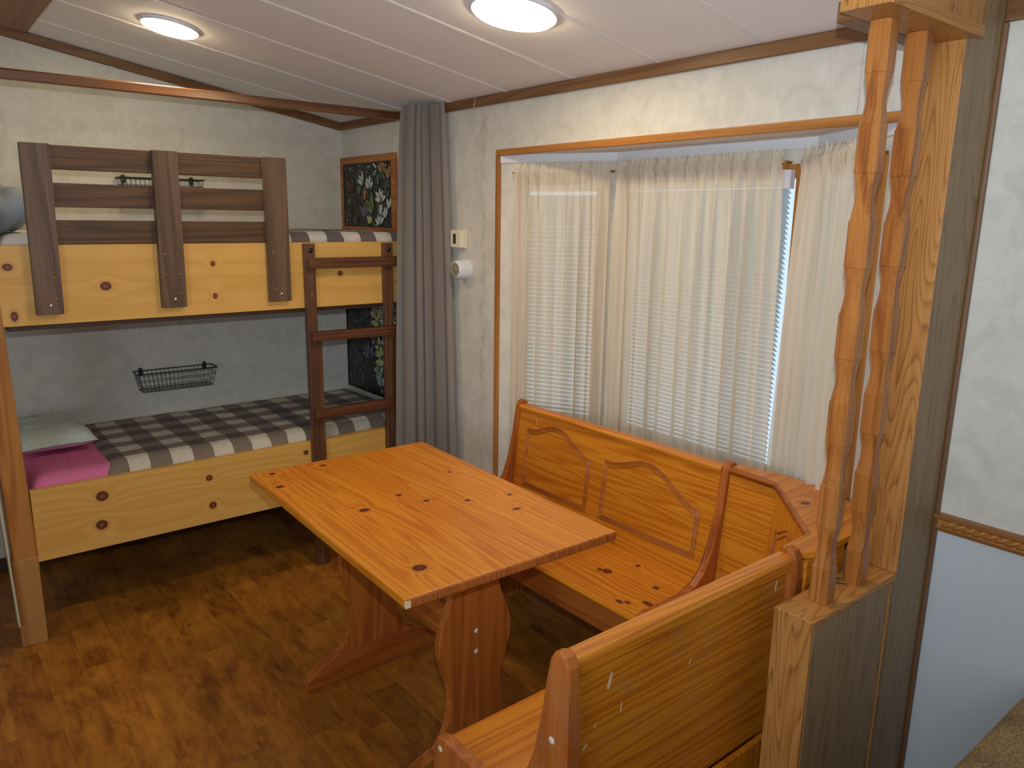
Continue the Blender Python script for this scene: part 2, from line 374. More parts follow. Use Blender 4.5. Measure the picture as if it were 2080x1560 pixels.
# ------------------------------------------------------------------ room shell
XW, YB, ZC, SL = 2.0, 3.98, 2.12, 0.17
XL, YF = -1.6, -2.4; XR = .2
def zc(x): return ZC+SL*(XW-x) if x >= XR else ZC+SL*(XW-XR)-SL*(XR-x)
struct('floor', nbox(XL-.1, 2.45, YF-.1, YB+.1, -.06, 0), M_floor)
bm = bmesh.new()
prism(bm, [(XL-.1, zc(XL-.1)), (XR, zc(XR)), (XW+.1, zc(XW+.1)), (XW+.1, zc(XW+.1)+.08), (XR, zc(XR)+.08), (XL-.1, zc(XL-.1)+.08)], YF-.1, YB+.1, lambda p, q, a: (p, a, q))
struct('ceiling', bm, M_ceil)
bm = bmesh.new()
prism(bm, [(XL, 0), (XW, 0), (XW, zc(XW)), (XR, zc(XR)), (XL, zc(XL))], YB, YB+.08, lambda p, q, a: (p, a, q)); struct('wall_back', bm, M_wall)
bm = bmesh.new()
prism(bm, [(XL, 0), (XW, 0), (XW, zc(XW)), (XR, zc(XR)), (XL, zc(XL))], YF-.08, YF, lambda p, q, a: (p, a, q)); struct('wall_front', bm, M_wall)
struct('wall_left', nbox(XL-.08, XL, YF, YB, 0, zc(XL)), M_wall)
# unseen window added in the left wall to go with the fill light
bm = bmesh.new()
for q in ((-.80, 1.0, .70, .75), (-.80, 1.0, 1.85, 1.90), (-.80, -.75, .75, 1.85), (.95, 1.0, .75, 1.85), (.085, .115, .75, 1.85)): box(bm, XL, XL+.03, q[0], q[1], q[2], q[3], .003)
wf = struct('window_4', bm, M_white)
part('pane', nbox(XL+.004, XL+.008, -.75, .95, .75, 1.85), M_bracket if False else M_glass, wf)
# right wall with the bay opening
BY0, BY1, BZ = .93, 2.56, 1.883
bm = bmesh.new()
box(bm, XW, XW+.08, BY1, YB+.08, 0, ZC+.01); box(bm, XW, XW+.08, BY0, BY1, BZ, ZC+.01); box(bm, XW, XW+.08, .78, BY0, 0, ZC+.01)
struct('wall_right', bm, M_wallst)
bm = bmesh.new(); box(bm, XW, XW+.08, YF, .78, .89, ZC+.01); struct('wall_right_living', bm, M_wall)
bm = bmesh.new(); box(bm, XW, XW+.08, YF, .78, 0, .89); struct('wall_right_wainscot', bm, M_walllow)
struct('under_bunk_shade_strip', nbox(XL, XW, YB-.012, YB, 0, .07, .003), M_ledge)  # dark strip added along the wall foot, standing in for shade under the bunk
# wallpaper battens (vertical joints)
bm = bmesh.new(); box(bm, .86, .892, YB-.003, YB, .0, zc(.875)-.02, .001); struct('trim_1', bm, M_wall)
bm = bmesh.new(); box(bm, XW-.003, XW, 1.06, 1.09, BZ+.02, ZC-.03, .001); struct('trim_2', bm, M_wall)
# ceiling seams, running with the slope
k = 0
for yy_ in (.155, .55, .945, 1.34, 1.73, 2.127, 2.52, 2.91, 3.30, 3.69):
    bm = bmesh.new()
    for d in (-.006, .006):
        prism(bm, [(d-.002, -.0022), (d+.002, -.0022), (d+.002, .001), (d-.002, .001)], .55, XW-.01, lambda p, q, a: (a, yy_+p, zc(a)+q))
    struct('trim_%d' % (3+k), bm, M_seam); k += 1
# wood trims at ceiling
def ytrim(n, x0, x1, y0, y1, z0, z1, m, bev=.004): struct('trim_%d' % n, nbox(x0, x1, y0, y1, z0, z1, bev), m)
ytrim(20, XW-.016, XW, .82, YB, ZC-.038, ZC+.002, M_trimy)
ytrim(21, XW-.016, XW, YF, .735, ZC-.05, ZC+.002, M_trimy)
bm = bmesh.new(); prism(bm, [(.0, -.042), (-.016, -.038), (-.016, -.004), (0, 0)], XW-.012, XR, lambda p, q, a: (a, YB+p, zc(a)+q)); struct('trim_22', bm, M_trimx)
bm = bmesh.new(); prism(bm, [(.0, -.042), (-.016, -.038), (-.016, -.004), (0, 0)], XR, XL, lambda p, q, a: (a, YB+p, zc(a)+q)); struct('trim_23', bm, M_trimx)
# ridge beam panel under the ceiling apex
bm = bmesh.new(); prism(bm, [(.56, zc(.56)+.002), (.545, zc(.545)-.012), (.4, zc(.4)-.02), (-.0, zc(.4)-.02), (-.16, zc(-.16)+.002)], YF, YB-.002, lambda p, q, a: (p, a, q)); struct('trim_24', bm, wood('ridge_panel_wood', (150, 104, 70), (128, 86, 56), (92, 58, 36), 'y', rough=.5, ring=12))
# window casing trim around the bay opening
ytrim(25, XW-.014, XW+.004, BY0-.02, BY1+.022, BZ-.006, BZ+.02, M_trimlight)
ytrim(26, XW-.014, XW+.004, BY1, BY1+.022, 0, BZ-.0065, M_trimlightz)
# chair rail with rope carving
bm = bmesh.new(); prism(bm, [(0, .865), (-.012, .868), (-.018, .878), (-.014, .884), (-.014, .898), (-.02, .904), (-.02, .912), (0, .914)], YF, .735, lambda p, q, a: (XW+p, a, q)); o = struct('trim_27', bm, wood('chair_rail_wood', (176, 120, 62), (154, 98, 46), (110, 64, 28), 'y', rough=.35, ring=10))
bm = bmesh.new(); yy_ = .70
while yy_ > -1.2:
    tube(bm, [(XW-.0145, yy_-.016*(s_-.5)*2, .882+.018*s_) for s_ in (0, .25, .5, .75, 1)], [.002, .0058, .0068, .0058, .002], 6); yy_ -= .024
rc = part('trim_28', bm, M_trimlight, None, True); rc['kind'] = 'structure'
# bay: soffit, walls, crown
bp = [(XW, BY1), (2.225, 2.115), (2.21, 1.275), (XW, BY0)]
bm = bmesh.new(); prism(bm, [(XW+.005, BY1), (2.3, BY1), (2.3, BY0), (XW+.005, BY0)], BZ-.002, BZ+.05, lambda p, q, a: (p, q, a)); struct('ceiling_bay', bm, M_ceil)
def frame_fn(A, B):
    A = Vector((*A, 0)); B = Vector((*B, 0)); d = (B-A).normalized(); nn_ = Vector((-d.y, d.x, 0))
    if nn_.x > 0: nn_ = -nn_                      # normal points into the room (-x)
    return (lambda s_, dep, z: A+d*s_+nn_*dep+Vector((0, 0, z))), (B-A).length
def fbox(bm, fn, s0, s1, d0, d1, z0, z1, bev=0):
    vs = [bm.verts.new(fn(*p)) for p in ((s0, d0, z0), (s1, d0, z0), (s1, d1, z0), (s0, d1, z0), (s0, d0, z1), (s1, d0, z1), (s1, d1, z1), (s0, d1, z1))]
    fs = [bm.faces.new([vs[i] for i in q]) for q in ((0, 3, 2, 1), (4, 5, 6, 7), (0, 1, 5, 4), (1, 2, 6, 5), (2, 3, 7, 6), (3, 0, 4, 7))]
    if bev: bmesh.ops.bevel(bm, geom=list({e for f_ in fs for e in f_.edges}), offset=bev, segments=2, affect='EDGES')
WZ0, WZ1 = .80, 1.775
SEG = [('left', bp[0], bp[1], .10, .43), ('centre', bp[1], bp[2], .055, .785), ('right', bp[2], bp[3], .05, .32)]
nw = 1
for nm, A, B, s0, s1 in SEG:
    fn, L = frame_fn(A, B)
    bm = bmesh.new()
    fbox(bm, fn, -.01, s0, -.06, 0, 0, BZ+.01); fbox(bm, fn, s1, L+.01, -.06, 0, 0, BZ+.01)
    fbox(bm, fn, s0, s1, -.06, 0, 0, WZ0); fbox(bm, fn, s0, s1, -.06, 0, WZ1, BZ+.01)
    struct('wall_bay_'+nm, bm, M_wall)
    bm = bmesh.new(); fbox(bm, fn, 0 if nm != 'left' else .0, L, 0, .01, BZ-.034, BZ, .001); struct('trim_%d' % (30+nw), bm, M_white)
    bm = bmesh.new()
    for q in ((s0-.03, s0+.012, WZ0-.03, WZ1+.03), (s1-.012, s1+.03, WZ0-.03, WZ1+.03), (s0+.012, s1-.012, WZ0-.03, WZ0+.012), (s0+.012, s1-.012, WZ1-.012, WZ1+.03)):
        fbox(bm, fn, q[0], q[1], -.045, .008, q[2], q[3], .002)
    wf = part('window_%d' % nw, bm, M_trimlightz); wf['kind'] = 'structure'
    bm = bmesh.new(); fbox(bm, fn, s0, s1, -.052, -.048, WZ0, WZ1); part('pane', bm, M_glass, wf)
    nw += 1
    # mini blind
    c_ = fn((s0+s1)/2, .03, WZ0)
    bl = thing('mini_blind', {'left': 'white horizontal mini blind behind the left sheer curtain of the bay window', 'centre': 'wide white mini blind behind the middle sheer curtain, its edge showing in the gap', 'right': 'white mini blind behind the right sheer curtain next to the oak column'}[nm], 'blind', c_)
    b0, b1 = s0+.014, s1-(.036 if nm == 'centre' else .0135)
    bm = bmesh.new(); z = WZ0+.04
    while z < WZ1-.045:
        a0 = [(-.0115, -.006), (-.004, -.0005), (.004, .0015), (.0115, .001)]
        q = []
        for s_ in (b0+.003, b1-.003):
            q.append([bm.verts.new(fn(s_, -.008+a, z-b)) for a, b in ((-.011, .0085), (-.004, .0035), (.004, -.003), (.011, -.0085))])
        for i in range(3): bm.faces.new((q[0][i], q[0][i+1], q[1][i+1], q[1][i]))
        z += {'left': .0178, 'centre': .0158, 'right': .0158}[nm]
    part('slats', bm, M_blind, bl, True)
    bm = bmesh.new(); fbox(bm, fn, b0, b1, -.024, .008, WZ1-.038, WZ1-.013, .002); part('head_rail', bm, M_bracket, bl)
    bm = bmesh.new(); fbox(bm, fn, b0, b1, -.018, .002, WZ0+.013, WZ0+.026, .003); part('bottom_rail', bm, M_bracket, bl)
    if nm == 'centre':
        bm = bmesh.new(); tube(bm, [fn(b1-.03, .008, z_) for z_ in (WZ1-.04, 1.5, 1.2, .95)], .0012, 6); part('cord', bm, M_bracket, bl)
        bm = bmesh.new(); lathe(bm, [(0, .03), (.004, .028), (.0065, 0), (0, 0)], fn(b1-.03, .010, 1.39), (0, 0, 1), 10); part('tassel', bm, M_strip, bl, True)
        bm = bmesh.new(); fbox(bm, fn, b1-.01, b1+.022, .0085, .035, WZ1-.045, WZ1+.012, .002); part('bracket', bm, M_bracket, bl)

# ------------------------------------------------------------------ sheer curtains
def sheer(name, label, A, B, zb, nf, seed, lean0=0, lean1=0, rod_label=''):
    A = Vector((*A, 0)); B = Vector((*B, 0)); d = (B-A); L = d.length; d.normalize(); nn_ = Vector((-d.y, d.x, 0))
    if nn_.x > 0: nn_ = -nn_
    rng = random.Random(seed); nm_side = seed == 1
    root = thing(name, label, 'curtain', (A.x+(B.x-A.x)/2, (A.y+B.y)/2, zb), None)
    NS = 260; zr = 1.808; zt = 1.845
    zs = [zt, zt-.008, zt-.02, zr+.008, zr, zr-.008, zr-.03, zr-.08, zr-.2, zr-.4, zr-.65, zr-.9, zr-1.1, zb]
    ph = [rng.uniform(0, 6.28) for _ in range(6)]; fr = [nf*2*math.pi, nf*2.7*math.pi, nf*5.1*math.pi, nf*1.1*math.pi]
    bm = bmesh.new(); lay = bm.verts.layers.float.new('density'); rows = []
    for z in zs:
        row = []; below = max(0, zr-z)
        for i in range(NS+1):
            s_ = i/NS; ss = s_
            th = fr[0]*s_+ph[0]+.7*math.sin(fr[3]*s_+ph[3])+.18*below*math.sin(7*s_+ph[5])
            amp = .004+.014*min(1, below/.25)
            wv = math.sin(th); fine_ = math.sin(fr[1]*2*s_+ph[1])*.4+math.sin(fr[2]*2*s_+ph[2])*.35
            dep = amp*(wv+.5*math.sin(fr[1]*s_+ph[4])) + (.0028*fine_ if below < .1 else .0015*fine_)
            if abs(z-zr) < .012: dep = dep*.3+.007
            zz = z + (.006*math.sin(60*s_*L*9+ph[2])+.005*math.sin(fr[1]*2.3*s_+ph[1]) if z == zt else 0)
            tt = below/(zr-zb)
            sx = s_*L+lean0*tt*(1-s_)+lean1*tt*s_ + .006*min(1, below/.2)*math.cos(th)
            v_ = bm.verts.new(A+d*sx+nn_*dep+Vector((0, 0, zz)))
            den = .5+.5*math.sin(th+1.2+.6*math.sin(fr[1]*s_)); den = den**1.5*.75+.35*(.5+.5*math.sin(fr[2]*s_+ph[4]))
            if nm_side: den *= .55
            if below < .03: den = .9+.3*fine_
            v_[lay] = max(0, min(1, den)); row.append(v_)
        rows.append(row)
    for a, b in zip(rows, rows[1:]):
        for i in range(NS): bm.faces.new((a[i], a[i+1], b[i+1], b[i]))
    part('sheer_panel', bm, M_voile, root, True)
    bm = bmesh.new(); p0 = A-d*.008+Vector((0, 0, zr)); p1 = B+d*.008+Vector((0, 0, zr)); tube(bm, [p0-nn_*.03, p0, p1, p1-nn_*.03], .004, 8)
    part('rod', bm, M_brass, root, True, 'thin brass coloured rod')
    return root
sheer('sheer_curtain', 'narrow cream sheer curtain on the left angled side of the bay window', (2.009, 2.482), (2.163, 2.092), .4, 7, 1)
sheer('sheer_curtain', 'widest cream sheer curtain hanging across the middle of the bay behind the bench', (2.162, 2.066), (2.150, 1.357), .4, 11, 2, 0, .03)
sheer('sheer_curtain', 'cream sheer curtain on the right angled side of the bay beside the wooden spindles', (2.143, 1.287), (2.0, 1.0), .4, 6, 3, -.055, 0)

# ------------------------------------------------------------------ ceiling lamps
def lamp(label, x, y, rad):
    z = zc(x); n_ = Vector((-SL, 0, -1)).normalized()
    t_ = thing('ceiling_light', label, 'ceiling light', (x, y, z))
    bm = bmesh.new(); lathe(bm, [(rad*.95, .004), (rad*.955, .011), (rad*1.0, .011), (rad*1.05, .005), (rad*1.055, -.001)], (x, y, z), n_, 48); part('trim_ring', bm, M_bracket, t_, True)
    bm = bmesh.new(); lathe(bm, [(rad*.955, .010), (rad*.93, .016), (rad*.85, .0185), (rad*.5, .019), (0, .019)], (x, y, z), n_, 48); part('diffuser', bm, M_lamp, t_, True)
lamp('small lit round ceiling light above the bunk guard rail', .905, 3.155, .10)
lamp('large lit round ceiling light above the table, cut by the top edge', 1.475, 1.835, .125)

# ------------------------------------------------------------------ curtain beam & bunk curtain
b = thing('curtain_beam', 'long narrow dark wooden beam crossing in front of the bunk near the ceiling', 'beam', (1.1, 3.2, 2.06))
part('beam', nbox(-1.55, 1.985, 3.19, 3.215, 2.062, 2.099, .006, seg=3), M_beam, b)
def grey_curtain():
    root = thing('bunk_curtain', 'long grey fabric curtain gathered in folds at the end of the bunk', 'curtain', (1.9, 3.05, .05))
    bm = bmesh.new(); NS = 300; rows = []
    zs = [2.118, 2.112, 2.09, 2.05, 2.03, 1.98, 1.8, 1.5, 1.2, .9, .6, .3, .04]
    for z in zs:
        tt = (2.118-z)/2.08; row = []
        # centre line from (1.86,3.09) to (1.985,2.93) widening downwards
        A = Vector((1.868-.075*tt**.6, 3.105-.01*tt, 0)); B = Vector((1.972-.004*tt, 2.935-.11*tt**.8, 0))
        d = B-A; L = d.length; dn = d.normalized(); nn_ = Vector((-abs(dn.y), -abs(dn.x), 0)).normalized()
        amp = .026+.006*tt
        if z > 2.06: amp *= .8
        for i in range(NS+1):
            s_ = i/NS; th = 2*math.pi*5.5*s_+1.0+.6*math.sin(4*s_*math.pi)+.25*math.sin(3*tt+5*s_)
            env = .55+.45*math.sin(math.pi*min(1, max(0, s_)))
            dep = amp*math.sin(th)*env+.004*math.sin(2.3*th+2)
            sx = s_*L+.45*amp*math.sin(2*th)*.4
            q = A+dn*sx+nn_*(dep+.012)+Vector((0, 0, z+(.005*math.sin(th*1.5) if z > 2.11 else 0)))
            q.x = min(q.x, 1.99); row.append(bm.verts.new(q))
        rows.append(row)
    for a, b_ in zip(rows, rows[1:]):
        for i in range(NS): bm.faces.new((a[i], a[i+1], b_[i+1], b_[i]))
    part('curtain_panel', bm, M_greycurtain, root, True)
    bm = bmesh.new(); box(bm, 1.862, 1.868, 3.03, 3.18, 1.2, 2.07, .002)
    bm.free()
grey_curtain()

# ------------------------------------------------------------------ bunk bed
bk = thing('bunk_bed', 'built-in wooden bunk bed with pale knotty pine rails along the back wall', 'bunk bed', (1.1, 3.6, 0))
YP = 3.198
bm = bmesh.new(); box(bm, .212, .2925, YP-.002, YP+.075, .30, 1.95, .004)
for v_ in bm.verts: v_.co.x += -.022*max(0, v_.co.z-.3)/1.2
part('post', bm, M_post, bk)
bm = bmesh.new(); box(bm, .205, .29, YP-.004, YP+.075, 0, .352, .004); part('post_foot', bm, M_post2, bk)
bm = bmesh.new(); box(bm, .199, .206, YP-.03, YP+.03, .10, 1.5, .001)
for v_ in bm.verts: v_.co.x += -.026*max(0, v_.co.z-.2)/1.2
part('edge_strip', bm, M_strip, bk, label='thin cream strip along the outer side of the post')
part('upper_rail', nbox(.265, 1.985, YP, YP+.036, 1.226, 1.512, .002), M_rail1, bk)
part('lower_rail', nbox(.2905, 1.985, YP, YP+.036, .327, .607, .002), M_rail2, bk)
part('upper_platform', nbox(.29, 1.995, YP+.03, YB-.002, 1.205, 1.235), M_ledge, bk)
part('lower_platform', nbox(.29, 1.995, YP+.037, YB-.002, .35, .375), M_ledge, bk)
# guard
UP = [(.377, .463, .383, .474), (.802, .893, .807, .899), (1.235, 1.328, 1.237, 1.331)]
for i, (a, b_, c_, d_) in enumerate(UP):
    bm = bmesh.new(); box(bm, 0, 1, 3.165, YP-.001, 1.265, 1.86, 0)
    for v_ in bm.verts:
        tt = (v_.co.z-1.265)/.595; v_.co.x = (a if v_.co.x < .5 else b_)*(1-tt)+(c_ if v_.co.x < .5 else d_)*tt
    bmesh.ops.bevel(bm, geom=bm.edges[:], offset=.0015, segments=2, affect='EDGES')
    up_ = part('guard_upright', bm, M_walz, bk)
    mx = (a+b_)/2
    for zz in (1.318, 1.395, 1.472):
        for s_ in (-.024, .024):
            disc_screw(up_, 'screw', (mx+s_+.003*(zz-1.3)*10*.1, 3.165, zz), .004, (0, -1, 0), M_brass, .002)
    disc_screw(up_, 'bolt', (mx+.003, 3.165, 1.297), .0075, (0, -1, 0), M_steel, .005, 'shiny zinc bolt head')
for z0, z1 in ((1.775, 1.859), (1.644, 1.729), (1.5135, 1.599)):
    part('guard_slat', nbox(.39, 1.325, YP-.001, YP+.019, z0, z1, .003), M_walx, bk)
# ladder (bolted on)
for x0 in (1.398, 1.787):
    st_ = part('ladder_stile', nbox(x0, x0+.047, 3.168, YP-.001, .0, 1.508, .004), M_ladz, bk)
    disc_screw(st_, 'bolt', (x0+.026, 3.168, 1.478), .0115, (0, -1, 0), M_blackbolt, .004, 'black bolt head')
    if x0 < 1.5: disc_screw(st_, 'screw', (x0+.025, 3.168, 1.287), .003, (0, -1, 0), M_steel, .002)
    part('ladder_stile_backing', nbox(x0+.022, x0+.066, YP-.001 if False else 3.172, YP-.0015, .0, 1.085, .003), M_ladz, bk)
for z0, z1, yo in ((1.402, 1.447, 0), (1.08, 1.122, 0), (.725, .768, 0)):
    part('ladder_rung', nbox(1.404, 1.858, 3.128, 3.17, z0, z1, .005), M_ladx, bk)

# mattresses
def pad(bm, x0, x1, y0, y1, z0, z1, rr, nx=60, ny=16, amp=.004, seed=0, top_only=False):
    ys = [y0, y0+rr*.08, y0+rr*.3, y0+rr*.6, y0+rr]+[y0+rr+(y1-y0-2*rr)*i/ny for i in range(1, ny)]+[y1-rr, y1-rr*.5, y1-rr*.15, y1]
    xs = [x0, x0+rr*.15, x0+rr*.5]+[x0+rr+(x1-x0-2*rr)*i/nx for i in range(nx+1)]+[x1-rr*.5, x1-rr*.15, x1]
    def drop(v, a, b_):
        e = min(v-a, b_-v); 
        return 0 if e >= rr else rr-math.sqrt(max(0, rr*rr-(rr-e)**2))
    g = []
    for x in xs:
        row = []
        for y in ys:
            z = z1-min(rr, math.hypot(drop(x, x0, x1), drop(y, y0, y1)))
            z += amp*(noise.noise(Vector((x*6, y*6, seed)))+.5*noise.noise(Vector((x*17, y*17, seed))))
            row.append(bm.verts.new((x, y, z)))
        g.append(row)
    for i in range(len(xs)-1):
        for j in range(len(ys)-1): bm.faces.new((g[i][j], g[i+1][j], g[i+1][j+1], g[i][j+1]))
    if not top_only:
        rim = [g[i][0] for i in range(len(xs))]+[g[-1][j] for j in range(1, len(ys))]+[g[i][-1] for i in range(len(xs)-2, -1, -1)]+[g[0][j] for j in range(len(ys)-2, 0, -1)]
        low = [bm.verts.new((v_.co.x, v_.co.y, z0)) for v_ in rim]
        n = len(rim)
        for i in range(n): bm.faces.new((rim[i], rim[(i+1) % n], low[(i+1) % n], low[i]))
        bm.faces.new(low)
def blanket(bm, x0, x1, y0, y1, z1, rr, th, seed):
    pad(bm, x0, x1, y0, y1, z1-.13, z1, rr, seed=seed, amp=.004, top_only=True)
    bmesh.ops.solidify(bm, geom=bm.faces[:], thickness=.006)
m_ = thing('mattress', 'lower bunk mattress in a bright pink fitted sheet', 'mattress', (1.1, 3.6, .375))
bm = bmesh.new(); pad(bm, .30, 1.99, YP+.04, YB-.006, .376, .645, .06); part('sheet', bm, M_pink, m_, True)
bm = bmesh.new(); tube(bm, [(.455+.004*math.sin(i), YP+.045+i*.028, .646-max(0, .05-i*.03)) for i in range(14)], .0022, 6); part('seam', bm, M_pink, m_, True)
b_ = thing('plaid_blanket', 'grey and cream checked fleece blanket spread over the lower bunk', 'blanket', (1.25, 3.6, .51))
bm = bmesh.new(); blanket(bm, .552, 1.992, YP+.0375, YB-.004, .656, .06, .01, 3); part('fleece', bm, M_plaid, b_, True)
m2_ = thing('mattress', 'upper bunk mattress under a white sheet, seen at the left end above the rail', 'mattress', (1.1, 3.6, 1.235))
bm = bmesh.new(); pad(bm, .297, 1.99, YP+.04, YB-.006, 1.236, 1.548, .05, seed=7); part('sheet', bm, M_sheet, m2_, True)
b_ = thing('plaid_blanket', 'dark checked fleece blanket on the upper bunk above the ladder', 'blanket', (1.5, 3.6, 1.45))
bm = bmesh.new(); blanket(bm, .75, 1.992, YP+.0375, YB-.004, 1.556, .05, .01, 9); part('fleece', bm, M_plaid2, b_, True)

def cushion(bm, c, a, b_, h, rot=0, seed=0, crumple=0, n=26, half=None):
    c = Vector(c); R_ = Matrix.Rotation(rot, 3, 'Z'); G = {}
    for side in ((1, -1) if half is None else (half,)):
        for i in range(n+1):
            for j in range(n+1):
                u_ = i/n*2-1; v_ = j/n*2-1
                if abs(u_) == 1 or abs(v_) == 1:
                    key = (0, i, j)
                else: key = (side, i, j)
                if key in G: continue
                pin = 1-.1*(1-(abs(u_)*abs(v_)))*0
                px = u_*a*(1-.07*(1-abs(v_)**2)*0-.06*(v_*v_ < .999)*(1-abs(v_))*abs(u_)**3)
                py = v_*b_*(1-.06*(1-abs(u_))*abs(v_)**3)
                hh = h*((1-u_**4)*(1-v_**4))**.55
                z = side*hh*(1 if side > 0 else .55) if key[0] else 0
                p = Vector((px, py, z))
                if crumple: p += Vector((0, 0, crumple*abs(hh/h+.2)*(noise.noise(Vector((px*14, py*14, seed)))+.6*noise.noise(Vector((px*30, py*24, seed+4))))))
                G[key] = bm.verts.new(c+R_@p)
        for i in range(n):
            for j in range(n):
                q = []
                for (a_, b2) in ((i, j), (i+1, j), (i+1, j+1), (i, j+1)):
                    q.append(G.get((0, a_, b2)) or G.get((side, a_, b2)))
                bm.faces.new(q)
p_ = thing('throw_pillow', 'small mint green patterned pillow with pale pink underside on the lower bunk', 'pillow', (.43, 3.72, .65))
bm = bmesh.new(); cushion(bm, (.425, 3.70, .692), .148, .225, .062, .05, 1, .006, half=1); part('mint_side', bm, M_mint, p_, True)
bm = bmesh.new(); cushion(bm, (.425, 3.70, .691), .149, .226, .06, .05, 2, 0, half=-1); part('pink_side', bm, M_pinkpillow, p_, True, 'pale pink underside')
p_ = thing('comforter', 'crumpled blue-grey comforter bundled at the left end of the upper bunk', 'comforter', (.15, 3.5, 1.55))
bm = bmesh.new(); cushion(bm, (.125, 3.55, 1.62), .31, .27, .12, .1, 5, .03, 44); part('fabric', bm, M_bluecloth, p_, True)

# wire baskets
def basket(label, x0, z0):
    W_, D_, H_ = .375, .105, .09
    t_ = thing('wire_basket', label, 'basket', (x0+W_/2, YB-.05, z0))
    yb = YB-.006; P_ = lambda s_, d_, z: Vector((x0+s_, yb-d_, z0+z))
    bm = bmesh.new()
    def rect(ins, z, rd, d0=0):
        a, c_ = ins, W_-ins; pts = []
        rr = .012
        for (cx_, cy_, a0) in ((c_-rr, D_-ins*.6-rr, 0), (a+rr, D_-ins*.6-rr, 90), (a+rr, ins*.4*0+rr, 180), (c_-rr, rr, 270)):
            for k_ in range(4):
                an = math.radians(a0+k_*30); pts.append(P_(cx_+rr*math.cos(an), cy_+rr*math.sin(an), z))
        tube(bm, pts, rd, 6, closed=True)
    rect(0, H_, .0028); part('rim', bm, M_black, t_, True)
    bm = bmesh.new(); rect(.022, 0, .0013); rect(.015, H_*.33, .001); rect(.008, H_*.66, .001)
    n = 19
    for i in range(n):
        s_ = .024+(W_-.048)*i/(n-1); so = (s_-W_/2)/(W_/2-.022)*(W_/2-.003)+W_/2
        tube(bm, [P_(so, 0, H_), P_(s_, 0, 0), P_(s_, D_-.014, 0), P_(so, D_-.001, H_)], .0009, 5)
    for i in range(5):
        d_ = .012+(D_-.03)*i/4
        tube(bm, [P_(.003, d_, H_), P_(.022, d_, 0), P_(W_-.022, d_, 0), P_(W_-.003, d_, H_)], .0009, 5)
    part('wire_mesh', bm, M_black, t_, True)
    for s_ in (.028, W_-.043):
        bm = bmesh.new(); pts = []
        for k_ in range(16):
            an = 2*math.pi*k_/16; pts.append((.0095*math.cos(an), (.0115 if math.sin(an) >= 0 else .0115)*math.sin(an)+(.009 if math.sin(an) >= 0 else -.009)))
        prism(bm, pts, YB-.014, YB-.001, lambda p, q, a: (x0+s_+.008+p, a, z0+H_-.004+q), .002); part('hook', bm, M_black, t_, True)
basket('small black wire basket hooked on the wall inside the lower bunk', .84, .782)
basket('small black wire basket on the wall behind the upper guard rail slats', .842, 1.695)

# stained glass style panels
def glass_panel(label, y0, y1, z0, z1, framed, seed, flowers, bgcol=(30, 34, 28), fs=1.0):
    t_ = thing('stained_glass_panel', label, 'window panel', (XW, (y0+y1)/2, z0))
    X = XW-.012
    cols = [bgcol, (186, 194, 190), (150, 172, 160), (92, 116, 54), (40, 112, 78), (176, 112, 44), (150, 110, 60), (190, 190, 120), (84, 40, 40), (96, 90, 110), (20, 22, 20), (60, 58, 56), (58, 78, 48), (110, 116, 106)]
    mats = [plain('leaded_glass_%d' % i, c_, .25 if i else .35) for i, c_ in enumerate(cols)]
    bm = bmesh.new()
    box(bm, X, XW-.001, y0, y1, z0, z1)
    rng = random.Random(seed); lvl = [0]
    Wp = y1-y0; Hp = z1-z0
    def petal(cs, ct, an, l_, w_, ci):
        # s from back (0) to front (1), t up; own metres
        lvl[0] += 1; x = X-.0003-.000012*lvl[0]
        for k_, (sc2, mi, xx) in enumerate(((1.25, 10, x), (1.0, ci, x-.000006))):
            vs = []
            for q in range(14):
                a = 2*math.pi*q/14; lx = math.cos(a)*l_/2*sc2*(1 if k_ else 1.0); wy = math.sin(a)*w_/2*sc2*(1-.35*math.cos(a))
                s_ = cs+math.cos(an)*(lx+l_/2)-math.sin(an)*wy; tt = ct+math.sin(an)*(lx+l_/2)+math.cos(an)*wy
                s_ = max(.004, min(Wp-.004, s_)); tt = max(.004, min(Hp-.004, tt))
                vs.append(bm.verts.new((xx, y1-s_, z0+tt)))
            try:
                fc = bm.faces.new(vs); fc.material_index = mi
            except ValueError: pass
    for _ in range(150):
        s_, tt = rng.random(), rng.random()
        petal(s_*Wp, tt*Hp, rng.uniform(0, 6.28), rng.uniform(.025, .055), rng.uniform(.010, .02), rng.choice([8, 9, 11, 11, 11, 10, 8, 12, 13] if s_ < .5 else [2, 12, 4, 8, 13, 9, 11, 12]))  # darker petal colours in the back half imitate shading there
    for (s_, tt, ci, size, n_, a0) in flowers:
        size *= fs
        for k_ in range(n_):
            an = a0+(k_-(n_-1)/2)*math.radians(38)+rng.uniform(-.12, .12)
            petal(s_*Wp, tt*Hp, an, size*rng.uniform(.85, 1.15), size*.42, ci)
    o = part('glass', bm, mats, t_)
    bm = bmesh.new(); w_ = .006 if framed else .012
    for q in ((y0, y1, z1-w_, z1), (y0, y1, z0, z0+w_), (y0, y0+w_, z0+w_, z1-w_), (y1-w_, y1, z0+w_, z1-w_)): box(bm, X-.003, X, *q)
    part('lead_border', bm, M_black, t_)
    if framed:
        for (a, c_, e, g_) in ((y0-.04, y1+.028, z1, z1+.036), (y0-.04, y1+.028, z0-.03, z0), (y0-.042, y0, z0, z1), (y1, y1+.028, z0, z1)):
            part('frame_rail', nbox(XW-.018, XW-.0005, a, c_, e, g_, .003), M_framew, t_)
M_framew = wood('picture_frame_pine', (176, 112, 58), (152, 90, 42), (110, 60, 26), 'y', rough=.45, ring=8)
